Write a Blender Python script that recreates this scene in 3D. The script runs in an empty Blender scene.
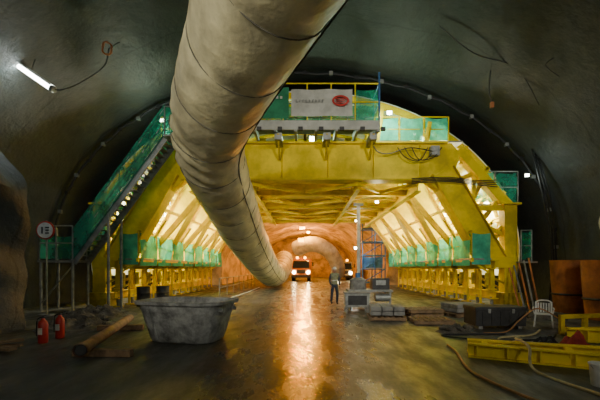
import bpy, bmesh, math, random
from mathutils import Vector, Matrix, noise
random.seed(7)
V=Vector
MATS={}
def mat(name,col,rough=0.6,metal=0.0,var=0.25,scale=3.0,bump=0.15,emit=None,estr=0,col2=None,alpha=None,bscale=None,spec=0.5,trans=0):
    if name in MATS: return MATS[name]
    m=bpy.data.materials.new(name); m.use_nodes=True
    nt=m.node_tree; N=nt.nodes; L=nt.links
    p=N['Principled BSDF']
    tc=N.new('ShaderNodeTexCoord')
    nz=N.new('ShaderNodeTexNoise'); nz.inputs['Scale'].default_value=scale; nz.inputs['Detail'].default_value=8; nz.inputs['Roughness'].default_value=0.65
    L.new(tc.outputs['Object'],nz.inputs['Vector'])
    cr=N.new('ShaderNodeValToRGB')
    c2=col2 if col2 else tuple(c*(1-var) *0.75 for c in col)
    cr.color_ramp.elements[0].position=0.35; cr.color_ramp.elements[0].color=(*c2,1)
    cr.color_ramp.elements[1].position=0.6; cr.color_ramp.elements[1].color=(*col,1)
    L.new(nz.outputs['Fac'],cr.inputs['Fac']); L.new(cr.outputs['Color'],p.inputs['Base Color'])
    p.inputs['Roughness'].default_value=rough; p.inputs['Metallic'].default_value=metal
    p.inputs['Specular IOR Level'].default_value=spec
    if bump>0:
        n2=N.new('ShaderNodeTexNoise'); n2.inputs['Scale'].default_value=bscale or scale*6; n2.inputs['Detail'].default_value=5
        L.new(tc.outputs['Object'],n2.inputs['Vector'])
        b=N.new('ShaderNodeBump'); b.inputs['Strength'].default_value=bump; b.inputs['Distance'].default_value=0.05
        L.new(n2.outputs['Fac'],b.inputs['Height']); L.new(b.outputs['Normal'],p.inputs['Normal'])
    if emit:
        p.inputs['Emission Color'].default_value=(*emit,1); p.inputs['Emission Strength'].default_value=estr
    last=p.outputs[0]
    out=N['Material Output']
    if trans>0:
        tl=N.new('ShaderNodeBsdfTranslucent'); L.new(cr.outputs['Color'],tl.inputs['Color'])
        mt_=N.new('ShaderNodeMixShader'); mt_.inputs['Fac'].default_value=trans
        L.new(last,mt_.inputs[1]); L.new(tl.outputs[0],mt_.inputs[2]); last=mt_.outputs[0]; L.new(last,out.inputs['Surface'])
    if alpha is not None:
        tr=N.new('ShaderNodeBsdfTransparent'); mx=N.new('ShaderNodeMixShader')
        mx.inputs['Fac'].default_value=alpha
        L.new(tr.outputs[0],mx.inputs[1]); L.new(last,mx.inputs[2]); L.new(mx.outputs[0],out.inputs['Surface'])
    MATS[name]=m; return m

YEL=mat('yellow_paint',(0.95,0.70,0.0),0.5,0.0,0.2,0.9,0.05,spec=0.25)
YELD=mat('yellow_paint_dirty',(0.70,0.50,0.01),0.55,0.0,0.45,2.0,0.15,spec=0.3)
GREY=mat('galvanised_steel',(0.34,0.35,0.33),0.5,0.5,0.3,3,0.1)
DARK=mat('dark_steel',(0.05,0.05,0.05),0.5,0.3,0.3,4,0.1)
BLACK=mat('black_rubber',(0.015,0.015,0.017),0.55,0,0.2,5,0.05)
NET=mat('green_debris_netting',(0.10,0.72,0.50),0.8,0,0.2,2.5,0.1,alpha=0.93,trans=0.35,spec=0.2)
NETD=mat('dark_green_netting',(0.02,0.27,0.17),0.8,0,0.3,2.5,0.1,alpha=0.72,trans=0.35,spec=0.2)
GREEN=mat('green_cloth',(0.02,0.22,0.10),0.8,0,0.2,2,0.1)
WHITE=mat('white_plastic',(0.75,0.75,0.72),0.45,0,0.1,4,0.03)
BANW=mat('white_banner_cloth',(0.5,0.5,0.45),0.7,0,0.12,1.5,0.1)
REDP=mat('red_paint',(0.55,0.03,0.02),0.4,0,0.2,4,0.05)
WOOD=mat('rough_timber',(0.30,0.19,0.10),0.8,0,0.4,6,0.3)
CONC=mat('concrete_grey',(0.28,0.27,0.25),0.85,0,0.35,4,0.35)
RUST=mat('rusty_steel',(0.58,0.19,0.05),0.6,0.0,0.45,1.6,0.15)
PIPE=mat('rusty_pipe_steel',(0.42,0.24,0.16),0.6,0.1,0.4,4,0.2)
FORM=mat('formwork_skin_steel',(0.84,0.88,0.80),0.5,0,0.2,1.5,0.1)
BLUE=mat('blue_paint',(0.05,0.18,0.42),0.5,0,0.3,3,0.1)
ORANGE=mat('orange_paint',(0.5,0.17,0.03),0.5,0,0.3,3,0.1)
GLASS=mat('dark_glass',(0.02,0.025,0.03),0.1,0,0.1,3,0)
LAMP=mat('lamp_tube_white',(1,1,1),0.5,emit=(0.93,1,0.95),estr=26,bump=0)
LAMPW=mat('lamp_lens_warm',(1,1,1),0.5,emit=(1,0.92,0.65),estr=30,bump=0)
LAMPH=mat('headlight_lens',(1,1,1),0.5,emit=(1,0.82,0.45),estr=90,bump=0)
LAMPO=mat('lamp_lens_orange',(1,.6,.2),0.5,emit=(1,0.36,0.02),estr=22,bump=0)
LAMPG=mat('lamp_lens_greenish',(1,1,1),0.5,emit=(0.9,1,0.75),estr=25,bump=0)

class B:
    def __init__(s): s.v=[]; s.f=[]; s.mi=[]; s.mats=[]
    def m(s,mt):
        if mt not in s.mats: s.mats.append(mt)
        return s.mats.index(mt)
    def add(s,vs,fs,mt):
        o=len(s.v); k=s.m(mt); s.v+= [tuple(x) for x in vs]
        for f in fs: s.f.append([i+o for i in f]); s.mi.append(k)
    def box(s,c,d,mt,M=None):
        x,y,z=d[0]/2,d[1]/2,d[2]/2
        vs=[V((a*x,b*y,e*z)) for a in(-1,1) for b in(-1,1) for e in(-1,1)]
        if M: vs=[M@v for v in vs]
        c=V(c); vs=[v+c for v in vs]
        s.add(vs,[(0,1,3,2),(4,6,7,5),(0,4,5,1),(2,3,7,6),(0,2,6,4),(1,5,7,3)],mt)
    def frame(s,p0,p1,up=V((0,0,1))):
        d=(p1-p0).normalized()
        if abs(d.dot(up))>0.98: up=V((0,1,0))
        r=d.cross(up).normalized(); u=r.cross(d).normalized()
        return d,r,u
    def beam(s,p0,p1,w,h,mt,kind='box',t=0.04,up=V((0,0,1))):
        p0=V(p0);p1=V(p1); d,r,u=s.frame(p0,p1,up); L=(p1-p0).length; c=(p0+p1)/2
        M=Matrix((r,d,u)).transposed()
        if kind=='box': s.box(c,(w,L,h),mt,M)
        elif kind=='I':
            s.box(c,(t,L,h-2*t),mt,M)
            s.box(c+u*(h/2-t/2),(w,L,t),mt,M); s.box(c-u*(h/2-t/2),(w,L,t),mt,M)
        elif kind=='C':
            s.box(c-r*(w/2-t/2),(t,L,h-2*t),mt,M)
            s.box(c+u*(h/2-t/2),(w,L,t),mt,M); s.box(c-u*(h/2-t/2),(w,L,t),mt,M)
    def cyl(s,p0,p1,r,mt,seg=12,r2=None,cap=True):
        p0=V(p0);p1=V(p1); d,a,u=s.frame(p0,p1); r2=r if r2 is None else r2
        vs=[];
        for k in range(seg):
            t=2*math.pi*k/seg; q=a*math.cos(t)+u*math.sin(t)
            vs.append(p0+q*r); vs.append(p1+q*r2)
        fs=[(2*k,2*k+1,(2*k+3)%(2*seg),(2*k+2)%(2*seg)) for k in range(seg)]
        if cap: fs+=[tuple(2*k for k in range(seg)),tuple(2*k+1 for k in reversed(range(seg)))]
        s.add(vs,fs,mt)
    def tube(s,pts,r,mt,seg=8,smooth=4,closed=False):
        pts=[V(p) for p in pts]
        if smooth>1 and len(pts)>2: pts=catmull(pts,smooth)
        n=len(pts); vs=[]; fs=[]
        for i,p in enumerate(pts):
            d=(pts[min(i+1,n-1)]-pts[max(i-1,0)]).normalized()
            up=V((0,0,1)) if abs(d.z)<0.95 else V((0,1,0))
            a=d.cross(up).normalized(); u=a.cross(d)
            rr=r(i/(n-1)) if callable(r) else r
            for k in range(seg):
                t=2*math.pi*k/seg; vs.append(p+(a*math.cos(t)+u*math.sin(t))*rr)
        for i in range(n-1):
            for k in range(seg):
                k2=(k+1)%seg; fs.append((i*seg+k,(i+1)*seg+k,(i+1)*seg+k2,i*seg+k2))
        fs.append(tuple(range(seg))); fs.append(tuple((n-1)*seg+k for k in reversed(range(seg))))
        s.add(vs,fs,mt)
    def prism(s,pts,y0,y1,mt):
        n=len(pts); vs=[V((x,y0,z)) for x,z in pts]+[V((x,y1,z)) for x,z in pts]
        fs=[tuple(range(n)),tuple(range(2*n-1,n-1,-1))]+[(i,i+n,(i+1)%n+n,(i+1)%n) for i in range(n)]
        s.add(vs,fs,mt)
    def loops(s,loops,mt,capA=True,capB=True):
        n=len(loops[0]); vs=[p for l in loops for p in l]; fs=[]
        for i in range(len(loops)-1):
            for k in range(n):
                k2=(k+1)%n; fs.append((i*n+k,i*n+k2,(i+1)*n+k2,(i+1)*n+k))
        if capA: fs.append(tuple(reversed(range(n))))
        if capB: fs.append(tuple((len(loops)-1)*n+k for k in range(n)))
        s.add(vs,fs,mt)
    def sph(s,c,r,mt,sc=(1,1,1),seg=14,ring=8,z0=-1,jit=0):
        c=V(c); L=[]
        for i in range(ring+1):
            ph=-math.pi/2+math.pi*i/ring
            z=max(math.sin(ph),z0); rr=max(math.cos(ph),0.02)
            L.append([c+V((math.cos(2*math.pi*k/seg)*rr*r*sc[0],math.sin(2*math.pi*k/seg)*rr*r*sc[1],z*r*sc[2]))*(1+jit*noise.noise(V((k*1.7,i*1.3,c.x*3)))) for k in range(seg)])
        s.loops(L,mt)
    def make(s,name,parent=None,smooth=False,bevel=0,loc=None):
        me=bpy.data.meshes.new(name); me.from_pydata(s.v,[],s.f)
        for m in s.mats: me.materials.append(m)
        me.polygons.foreach_set('material_index',s.mi); me.update()
        bm=bmesh.new(); bm.from_mesh(me); bmesh.ops.recalc_face_normals(bm,faces=bm.faces); bm.to_mesh(me); bm.free()
        o=bpy.data.objects.new(name,me); bpy.context.collection.objects.link(o)
        if parent: o.parent=parent
        if smooth:
            for p in me.polygons: p.use_smooth=True
            if hasattr(me,'set_sharp_from_angle'): me.set_sharp_from_angle(angle=math.radians(40))
        if bevel:
            md=o.modifiers.new('bevel','BEVEL'); md.width=bevel; md.segments=2; md.limit_method='ANGLE'
        return o
def catmull(p,n):
    out=[]
    for i in range(len(p)-1):
        a=p[max(i-1,0)];b=p[i];c=p[i+1];d=p[min(i+2,len(p)-1)]
        for k in range(n):
            t=k/n
            out.append(0.5*((2*b)+(c-a)*t+(2*a-5*b+4*c-d)*t*t+(3*b-a-3*c+d)*t**3))
    out.append(p[-1]); return out
def empty(name,loc=(0,0,0)):
    o=bpy.data.objects.new(name,None); bpy.context.collection.objects.link(o); o.location=loc; return o
def sst(a,b,x):
    t=max(0,min(1,(x-a)/(b-a))); return t*t*(3-2*t)

# ---------------------------------------------------------------- materials of shell
def shell_mat(name,dark,light,ringscale,rough=0.55):
    m=bpy.data.materials.new(name); m.use_nodes=True; nt=m.node_tree; N=nt.nodes; L=nt.links; p=N['Principled BSDF']
    tc=N.new('ShaderNodeTexCoord')
    n1=N.new('ShaderNodeTexNoise'); n1.inputs['Scale'].default_value=0.35; n1.inputs['Detail'].default_value=10; n1.inputs['Roughness'].default_value=0.7
    L.new(tc.outputs['Object'],n1.inputs['Vector'])
    cr=N.new('ShaderNodeValToRGB'); cr.color_ramp.elements[0].position=0.3; cr.color_ramp.elements[0].color=(*dark,1)
    cr.color_ramp.elements[1].position=0.75; cr.color_ramp.elements[1].color=(*light,1)
    L.new(n1.outputs['Fac'],cr.inputs['Fac'])
    sep=N.new('ShaderNodeSeparateXYZ'); L.new(tc.outputs['Object'],sep.inputs[0])
    nz=N.new('ShaderNodeTexNoise'); nz.inputs['Scale'].default_value=0.8; L.new(tc.outputs['Object'],nz.inputs['Vector'])
    ad=N.new('ShaderNodeMath'); ad.operation='MULTIPLY_ADD'; L.new(nz.outputs['Fac'],ad.inputs[0]); ad.inputs[1].default_value=0.5; L.new(sep.outputs['Y'],ad.inputs[2])
    md=N.new('ShaderNodeMath'); md.operation='PINGPONG'; md.inputs[1].default_value=ringscale; L.new(ad.outputs[0],md.inputs[0])
    lt=N.new('ShaderNodeMapRange'); lt.inputs['From Min'].default_value=0; lt.inputs['From Max'].default_value=0.06; lt.inputs['To Min'].default_value=0.55; lt.inputs['To Max'].default_value=1
    L.new(md.outputs[0],lt.inputs[0])
    mx=N.new('ShaderNodeMix'); mx.data_type='RGBA'; mx.blend_type='MULTIPLY'; mx.inputs['Factor'].default_value=1
    L.new(cr.outputs['Color'],mx.inputs['A']); L.new(lt.outputs[0],mx.inputs['B'])
    L.new(mx.outputs['Result'],p.inputs['Base Color'])
    p.inputs['Roughness'].default_value=rough; p.inputs['Specular IOR Level'].default_value=0.4
    n2=N.new('ShaderNodeTexNoise'); n2.inputs['Scale'].default_value=3.5; n2.inputs['Detail'].default_value=9; n2.inputs['Roughness'].default_value=0.7
    L.new(tc.outputs['Object'],n2.inputs['Vector'])
    b=N.new('ShaderNodeBump'); b.inputs['Strength'].default_value=0.55; b.inputs['Distance'].default_value=0.12
    L.new(n2.outputs['Fac'],b.inputs['Height']); L.new(b.outputs['Normal'],p.inputs['Normal'])
    return m
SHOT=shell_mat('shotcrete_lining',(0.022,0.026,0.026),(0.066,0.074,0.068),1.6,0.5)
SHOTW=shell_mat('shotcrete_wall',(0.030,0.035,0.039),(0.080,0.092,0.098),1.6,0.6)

def floor_mat():
    m=bpy.data.materials.new('wet_muddy_concrete'); m.use_nodes=True; nt=m.node_tree; N=nt.nodes; L=nt.links; p=N['Principled BSDF']
    tc=N.new('ShaderNodeTexCoord')
    mp=N.new('ShaderNodeMapping'); mp.inputs['Scale'].default_value=(1.4,0.45,1); L.new(tc.outputs['Object'],mp.inputs[0])
    n1=N.new('ShaderNodeTexNoise'); n1.inputs['Scale'].default_value=0.8; n1.inputs['Detail'].default_value=12; n1.inputs['Roughness'].default_value=0.72
    L.new(mp.outputs[0],n1.inputs['Vector'])
    cr=N.new('ShaderNodeValToRGB'); e=cr.color_ramp.elements
    e[0].position=0.36; e[0].color=(0.028,0.029,0.025,1); e[1].position=0.68; e[1].color=(0.19,0.19,0.155,1)
    k=e.new(0.5); k.color=(0.075,0.076,0.062,1)
    L.new(n1.outputs['Fac'],cr.inputs['Fac']); L.new(cr.outputs[0],p.inputs['Base Color'])
    sep=N.new('ShaderNodeSeparateXYZ'); L.new(tc.outputs['Object'],sep.inputs[0])
    ab=N.new('ShaderNodeMath'); ab.operation='ABSOLUTE'; L.new(sep.outputs['X'],ab.inputs[0])
    mr=N.new('ShaderNodeMapRange'); mr.inputs['From Min'].default_value=0.35; mr.inputs['From Max'].default_value=2.2; mr.inputs['To Min'].default_value=0.0; mr.inputs['To Max'].default_value=0.24
    L.new(ab.outputs[0],mr.inputs[0])
    n3=N.new('ShaderNodeTexNoise'); n3.inputs['Scale'].default_value=1.8; n3.inputs['Detail'].default_value=8; n3.inputs['Roughness'].default_value=0.65; L.new(mp.outputs[0],n3.inputs['Vector'])
    r2=N.new('ShaderNodeMapRange'); r2.inputs['From Min'].default_value=0.42; r2.inputs['From Max'].default_value=0.60; r2.inputs['To Min'].default_value=0.09; r2.inputs['To Max'].default_value=0.36
    L.new(n3.outputs['Fac'],r2.inputs[0])
    s=N.new('ShaderNodeMath'); s.operation='ADD'; L.new(mr.outputs[0],s.inputs[0]); L.new(r2.outputs[0],s.inputs[1]); L.new(s.outputs[0],p.inputs['Roughness'])
    n2=N.new('ShaderNodeTexNoise'); n2.inputs['Scale'].default_value=7; n2.inputs['Detail'].default_value=9; n2.inputs['Roughness'].default_value=0.7; L.new(tc.outputs['Object'],n2.inputs['Vector'])
    b=N.new('ShaderNodeBump'); b.inputs['Strength'].default_value=0.22; b.inputs['Distance'].default_value=0.03
    L.new(n2.outputs['Fac'],b.inputs['Height']); L.new(b.outputs['Normal'],p.inputs['Normal'])
    return m
FLOOR=floor_mat()

# ---------------------------------------------------------------- tunnel shell
def prof(y):
    t=sst(33.5,35.5,y)
    a=11.7*(1-t)+8.4*t; top=10.8*(1-t)+7.4*t; sp=2.5*(1-t)+2.2*t
    return a,sp,top
def shell_pt(y,u):
    a,sp,top=prof(y)
    w=0.12
    if u<w: x,z=a,sp*u/w
    elif u>1-w: x,z=-a,sp*(1-u)/w
    else:
        th=math.pi*(u-w)/(1-2*w); x=a*math.cos(th); z=sp+(top-sp)*math.sin(th)
    am=0.10+0.22*sst(33,36,y)
    n=noise.noise(V((x*0.5,y*0.5,z*0.5)))*am+noise.noise(V((x*1.6,y*1.6,z*1.6)))*am*0.35
    c=V((0,0,3)); d=(V((x,0,z))-c).normalized()
    x+=d.x*n; z+=d.z*n if z>0.4 else 0
    if x<0: x+=3.9*sst(10.9,9.7,y)*sst(7.8,3.6,z)*(1+0.12*noise.noise(V((y,z,3))))
    return V((x,y,z))
ys=[-14+i*0.7 for i in range(30)]+[7+i*0.3 for i in range(20)]+[13+i*0.7 for i in range(85)]
NU=110
def shellpart(name,u0,u1,m):
    b=B(); us=[u0+(u1-u0)*i/NU for i in range(NU+1)] if u1-u0>0.5 else [u0+(u1-u0)*i/28 for i in range(29)]
    n=len(us); vs=[shell_pt(y,u) for y in ys for u in us]
    fs=[(i*n+k,i*n+k+1,(i+1)*n+k+1,(i+1)*n+k) for i in range(len(ys)-1) for k in range(n-1)]
    b.add(vs,fs,m); return b.make(name,smooth=True)
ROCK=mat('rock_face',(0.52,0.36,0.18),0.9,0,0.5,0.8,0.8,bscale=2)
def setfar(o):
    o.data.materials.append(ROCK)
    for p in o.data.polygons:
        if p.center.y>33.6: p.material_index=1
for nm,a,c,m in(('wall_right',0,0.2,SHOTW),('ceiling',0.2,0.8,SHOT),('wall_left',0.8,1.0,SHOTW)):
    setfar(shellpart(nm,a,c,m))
b=B(); b.box((0,29,-0.1),(25,88,0.2),FLOOR); b.make('floor')
b=B(); b.box((0,-14.3,6),(26,0.4,13),SHOTW); b.make('wall_back')
b=B()
g=24; vs=[];fs=[]
for i in range(g+1):
    for k in range(g+1):
        x=-10+20*i/g; z=10*k/g; vs.append((x,66+noise.noise(V((x*.4,z*.4,5)))*1.2,z))
for i in range(g):
    for k in range(g): fs.append((i*(g+1)+k,(i+1)*(g+1)+k,(i+1)*(g+1)+k+1,i*(g+1)+k+1))
b.add(vs,fs,ROCK); b.make('wall_front',smooth=True)

# ---------------------------------------------------------------- formwork gantry
G=empty('formwork_gantry')
FY=[15.5,19,22.5,26,29]
b=B()
for y in FY:
    b.box((0,y,6.35),(11.2,0.42,1.5),YEL)
    b.box((0,y,7.14),(12.4,0.75,0.09),YEL); b.box((0,y,5.56),(10.8,0.75,0.09),YEL)
    for k in(-5,-3,-1,1,3,5): b.box((k*1.0,y-0.23,6.35),(0.04,0.12,1.5),YEL)
    for s in(-1,1):
        b.prism([(s*5.0,7.15),(s*6.4,7.15),(s*6.8,6.7),(s*6.55,5.9),(s*6.0,5.0),(s*5.2,5.55),(s*4.6,5.55)],y-0.22,y+0.22,YEL)
        b.beam((s*6.0,y,5.95),(s*8.3,y,1.95),0.5,0.95,YEL,up=V((1,0,0)))
        b.beam((s*5.52,y-0.05,5.75),(s*7.82,y-0.05,1.75),0.78,0.07,YEL,up=V((1,0,0)))
        b.beam((s*6.45,y-0.05,6.15),(s*8.72,y-0.05,2.2),0.72,0.05,YEL,up=V((1,0,0)))
        b.beam((s*6.75,y,6.9),(s*9.0,y,4.35),0.45,0.4,YEL,up=V((1,0,0)))
        b.box((s*8.98,y,2.5),(0.55,0.5,3.9),YEL)
        b.box((s*9.0,y,4.5),(0.8,0.7,0.08),YEL)
        b.box((s*8.5,y,1.95),(1.5,0.6,0.5),YEL)
        b.box((s*8.1,y,4.35),(1.7,0.25,0.22),YEL)
        b.beam((s*7.5,y,5.9),(s*7.4,y,4.4),0.15,0.15,YEL)
        b.beam((s*7.9,y,3.6),(s*8.9,y,3.1),0.16,0.16,YEL)
        b.box((s*8.95,y,0.32),(0.8,0.9,0.62),YELD)
        for w in(-1,1): b.cyl((s*8.7,y+w*0.25,0.16),(s*9.2,y+w*0.25,0.16),0.16,DARK,14)
b.make('portal_frames',G,bevel=0.015)
b=B()
for s in(-1,1):
    b.beam((s*8.1,14.9,0.55),(s*8.1,29.8,0.55),0.3,0.35,YEL,'I')
    b.beam((s*8.1,14.9,1.85),(s*8.1,29.8,1.85),0.35,0.4,YEL,'I')
    b.beam((s*5.0,15.5,5.3),(s*5.0,29,5.3),0.3,0.45,YEL,'I')
    b.beam((s*1.9,15.5,7.3),(s*1.9,29,7.3),0.3,0.3,YEL,'I')
    b.beam((s*2.4,15.7,5.35),(s*2.4,29,5.35),0.2,0.3,YEL,'I')
    for k in range(12):
        y=15.2+k*1.25
        b.box((s*8.1,y,1.2),(0.18,0.18,1.0),YEL)
        b.cyl((s*8.1,y,0.0),(s*8.1,y,0.45),0.07,GREY,10)
        b.cyl((s*8.1,y,0.0),(s*8.1,y,0.06),0.2,YELD,12)
        b.box((s*8.1,y,0.78),(0.34,0.3,0.06),YEL)
        b.cyl((s*7.9,y,0.95),(s*7.9,y,1.5),0.09,YELD,10)
        b.cyl((s*7.88,y+.5,0.1),(s*7.88,y+.5,1.6),0.05,YEL,8); b.box((s*7.88,y+.5,.1),(.25,.25,.05),YELD)
        b.beam((s*8.1,y,1.3),(s*9.4,y+.3,0.7),0.08,0.08,YELD)
for i in range(4):
    y0,y1=FY[i],FY[i+1]
    for x0,x1 in((-5,-2.4),(2.4,5),(-2.4,2.4)):
        b.beam((x0,y0,5.42),(x1,y1,5.42),0.14,0.16,YEL); b.beam((x1,y0,5.42),(x0,y1,5.42),0.14,0.16,YEL)
    b.beam((-5,(y0+y1)/2,5.4),(5,(y0+y1)/2,5.4),0.2,0.3,YEL,'I')
    for x in(-5.0,-2.4,2.4,5.0):
        ym=(y0+y1)/2; b.beam((x,y0+.2,7.0),(x,ym,5.5),0.14,0.14,YEL); b.beam((x,ym,5.5),(x,y1-.2,7.0),0.14,0.14,YEL)
    for k in range(8):
        x=-4.6+k*1.3; b.beam((x,y0+.3,7.05),(x+.0,y1-.3,7.05),0.12,0.14,YEL)
b.make('longitudinal_beams',G)
b=B(); b.box((0,22.3,7.25),(10.5,13.6,0.06),mat('timber_decking',(0.16,0.12,0.05),.8,0,.4,2,.2)); b.make('deck_plates',G)
def archp(off,th):
    return (9.95-off)*math.cos(th), 2.5+(7.4-off)*math.sin(th)
b=B(); n=72
ths=[-0.16+ (math.pi+0.32)*i/n for i in range(n+1)]
def strip(off0,off1,y0,y1,m):
    vs=[];fs=[]
    for th in ths:
        for off in(off0,off1):
            x,z=archp(off,th)
            vs.append((x,y0,z)); vs.append((x,y1,z))
    for i in range(n):
        a=i*4;c=a+4
        fs+= [(a,c,c+1,a+1),(a+2,a+3,c+3,c+2),(a,a+2,c+2,c),(a+1,c+1,c+3,a+3)]
    b.add(vs,fs,m)
strip(0.0,0.05,16.2,29.5,FORM)
b.make('form_skin',G)
b=B()
for k in range(12):
    y=16.2+k*1.18
    strip(0.05,0.22 if k else 0.34,y,y+0.05 if k else y+0.08,YEL)
for th in [0.05,0.22,0.38,0.55,0.72,0.95,1.2,1.57]:
    for t in({th,math.pi-th}):
        x,z=archp(0.4,t); b.beam((x,16.2,z),(x,29.5,z),0.16,0.20,YEL,'I')
for y in FY+[17.25,20.75,24.25,27.5]:
    for s in(-1,1):
        for (x0,z0,th) in [(8.6,3.4,0.22),(7.5,3.3,0.38),(7.2,4.2,0.55),(6.3,5.4,0.55),(6.9,6.3,0.72),(5.4,7.2,0.95),(3.2,7.2,1.2),(7.9,2.4,0.22)]:
            x,z=archp(0.4,th); x*=s
            b.beam((s*x0,y+.1,z0),(x,y+.1,z),0.16,0.16,YEL)
            mid=(V((s*x0,y+.1,z0))+V((x,y+.1,z)))/2; dr=(V((x,0,z))-V((s*x0,0,z0))).normalized()
            b.cyl(mid-dr*0.25,mid+dr*0.25,0.12,YELD,8)
for y in [17.25,20.75,24.25,27.5]:
    for s in(-1,1):
        b.beam((s*5.1,y,5.3),(s*7.8,y,2.2),0.18,0.24,YEL)
        b.beam((s*6.4,y-1.2,3.9),(s*8.0,y,2.3),0.1,0.1,YEL)
        b.beam((s*6.5,y-1.6,4.4),(s*6.5,y+1.6,4.4),0.12,0.12,YEL)
b.make('form_ribs_and_jacks',G)

def netpanel(b,p0,p1,h,m=NET,wav=0.03):
    p0=V(p0);p1=V(p1);n=12;vs=[];fs=[]
    nrm=(p1-p0).cross(V((0,0,1))).normalized()
    for i in range(n+1):
        for k in range(5):
            q=p0.lerp(p1,i/n)+V((0,0,h*k/4)); q+=nrm*wav*2*noise.noise(q*1.8)+V((0,0,-0.05*math.sin(math.pi*i/n)*(k==4)))
            vs.append(q)
    for i in range(n):
        for k in range(4): fs.append((i*5+k,(i+1)*5+k,(i+1)*5+k+1,i*5+k+1))
    b.add(vs,fs,m)
def railing(b,p0,p1,h,m=GREY,sp=1.2,r=0.025,net=None,nh=None):
    p0=V(p0);p1=V(p1);L=(p1-p0).length;n=max(1,round(L/sp))
    for i in range(n+1):
        q=p0.lerp(p1,i/n); b.cyl(q,q+V((0,0,h)),r,m,8)
    for f in(0.5,1.0): b.cyl(p0+V((0,0,h*f)),p1+V((0,0,h*f)),r,m,8)
    if net:
        for i in range(n):
            a=p0.lerp(p1,(i+0.05)/n); c=p0.lerp(p1,(i+0.95)/n); netpanel(b,a+V((0,0,0.06)),c+V((0,0,0.06)),nh or h*0.92,net)
b=B()
for s in(-1,1):
    b.box((s*7.55,22.4,2.08),(0.9,14.8,0.06),GREY)
    railing(b,(s*7.15,15.0,2.1),(s*7.15,29.8,2.1),1.2,YELD,1.85)
    for i in range(8):
        ya=15.0+i*1.85
        netpanel(b,(s*7.1,ya+.08,1.80),(s*7.1,ya+1.77,1.80),1.42,NET,0.05)
    netpanel(b,(s*7.15,15.0,1.85),(s*7.95,15.0,1.85),1.35,NET,0.03)
    b.beam((s*7.15,14.9,2.05),(s*7.15,29.8,2.05),0.08,0.16,YEL)
    for k in range(8): b.beam((s*7.2,15.2+k*2,2.0),(s*8.0,15.2+k*2,1.5),0.07,0.07,YEL)
b.make('side_walkways',G)
b=B()
b.box((-0.4,14.75,7.62),(6.8,1.3,0.07),GREY)
b.box((-0.4,14.12,7.45),(6.8,0.08,0.36),BANW)
for k in range(9):
    x=-3.7+k*0.83; b.box((x,14.7,7.36),(0.1,1.2,0.3),GREY)
    b.box((x+.2,14.08,7.3),(0.18,0.12,0.14),DARK)
for x in(-3.4,-1.1,0.9,2.8): b.box((x,14.8,7.1),(0.3,1.0,0.28),GREY); b.beam((x,14.3,7.2),(x,15.2,6.4),0.08,0.08,YELD)
railing(b,(-3.8,14.15,7.66),(3.0,14.15,7.66),1.5,YEL,0.95)
railing(b,(-3.8,15.35,7.66),(3.0,15.35,7.66),1.25,GREY,1.2)
railing(b,(3.0,14.15,7.66),(3.0,15.35,7.66),1.5,BLUE,1.2)
b.cyl((3.0,14.15,7.2),(3.0,14.15,9.6),0.04,BLUE,8)
netpanel(b,(-2.6,15.4,7.7),(3.0,15.4,7.7),1.15,NETD)
netpanel(b,(2.0,14.2,7.7),(2.95,14.2,7.7),1.25,NETD); netpanel(b,(-3.7,14.2,7.7),(-2.0,14.2,7.7),1.35,NETD)
b.box((5.0,16.0,7.3),(4.0,1.0,0.06),GREY)
railing(b,(3.1,15.6,7.33),(6.4,15.6,7.33),1.1,YEL,1.1,net=NET)
railing(b,(-6.4,15.6,7.33),(-3.9,15.6,7.33),1.1,YEL,1.1,net=NET)
b.box((-5.3,16.0,7.3),(3,1.0,0.06),GREY)
b.box((8.4,16.6,4.62),(2.2,1.1,0.06),GREY)
railing(b,(7.6,15.95,4.65),(9.7,15.95,4.65),1.45,GREY,1.05,net=NETD)
railing(b,(9.7,15.95,4.65),(9.7,17.1,4.65),1.35,GREY,1.1,net=NETD)
b.box((9.5,15.6,1.95),(0.7,1.6,0.06),GREY)
railing(b,(9.2,14.9,2.0),(9.65,14.9,2.0),1.3,GREY,0.8,net=NETD)
b.make('access_platforms',G)
b=B()
def banner(x0,x1,z0,z1,y,m):
    n=16;vs=[];fs=[]
    for i in range(n+1):
        for k in range(7):
            x=x0+(x1-x0)*i/n; z=z0+(z1-z0)*k/6; vs.append((x,y+0.03*math.sin(x*5)+0.02*math.sin(z*6+x),z))
    for i in range(n):
        for k in range(6): fs.append((i*7+k,(i+1)*7+k,(i+1)*7+k+1,i*7+k+1))
    b.add(vs,fs,m)
banner(-0.55,1.9,7.78,8.85,14.02,BANW); banner(-1.95,-0.65,7.7,8.95,14.02,GREEN)
def ring(cx,cz,rx,rz,w,m,y=13.955,n=24):
    vs=[];fs=[]
    for i in range(n):
        t=2*math.pi*i/n
        vs.append((cx+rx*math.cos(t),y,cz+rz*math.sin(t))); vs.append((cx+(rx-w)*math.cos(t),y,cz+(rz-w)*math.sin(t)))
    for i in range(n):
        a=2*i;c=(2*i+2)%(2*n); fs.append((a,a+1,c+1,c))
    b.add(vs,fs,m)
ring(1.42,8.38,0.34,0.22,0.08,REDP)
for k in range(3): b.box((1.42,13.955,8.45-k*0.07),(0.38,0.01,0.035),REDP)
random.seed(3)
x=-0.35
for k in range(9):
    b.box((x,13.95,8.36),(0.04,0.01,0.11),GREY); b.box((x+0.035,13.95,8.36+random.choice((-.04,0,.04))),(0.05,0.01,0.025),GREY); x+=0.13
for k in range(6): b.box((-1.75+k*0.16,13.95,8.5),(0.09,0.01,0.1),BANW)
b.make('banners',G)
b=B()
for k in range(3):
    x=4.0+k*0.3
    b.tube([(x,15.1,6.9),(x+.3,15.0,6.45-k*.05),(x+.9,14.98,6.3+k*.07),(x+1.3,15.1,6.9)],0.02,BLACK,6,6)
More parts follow.
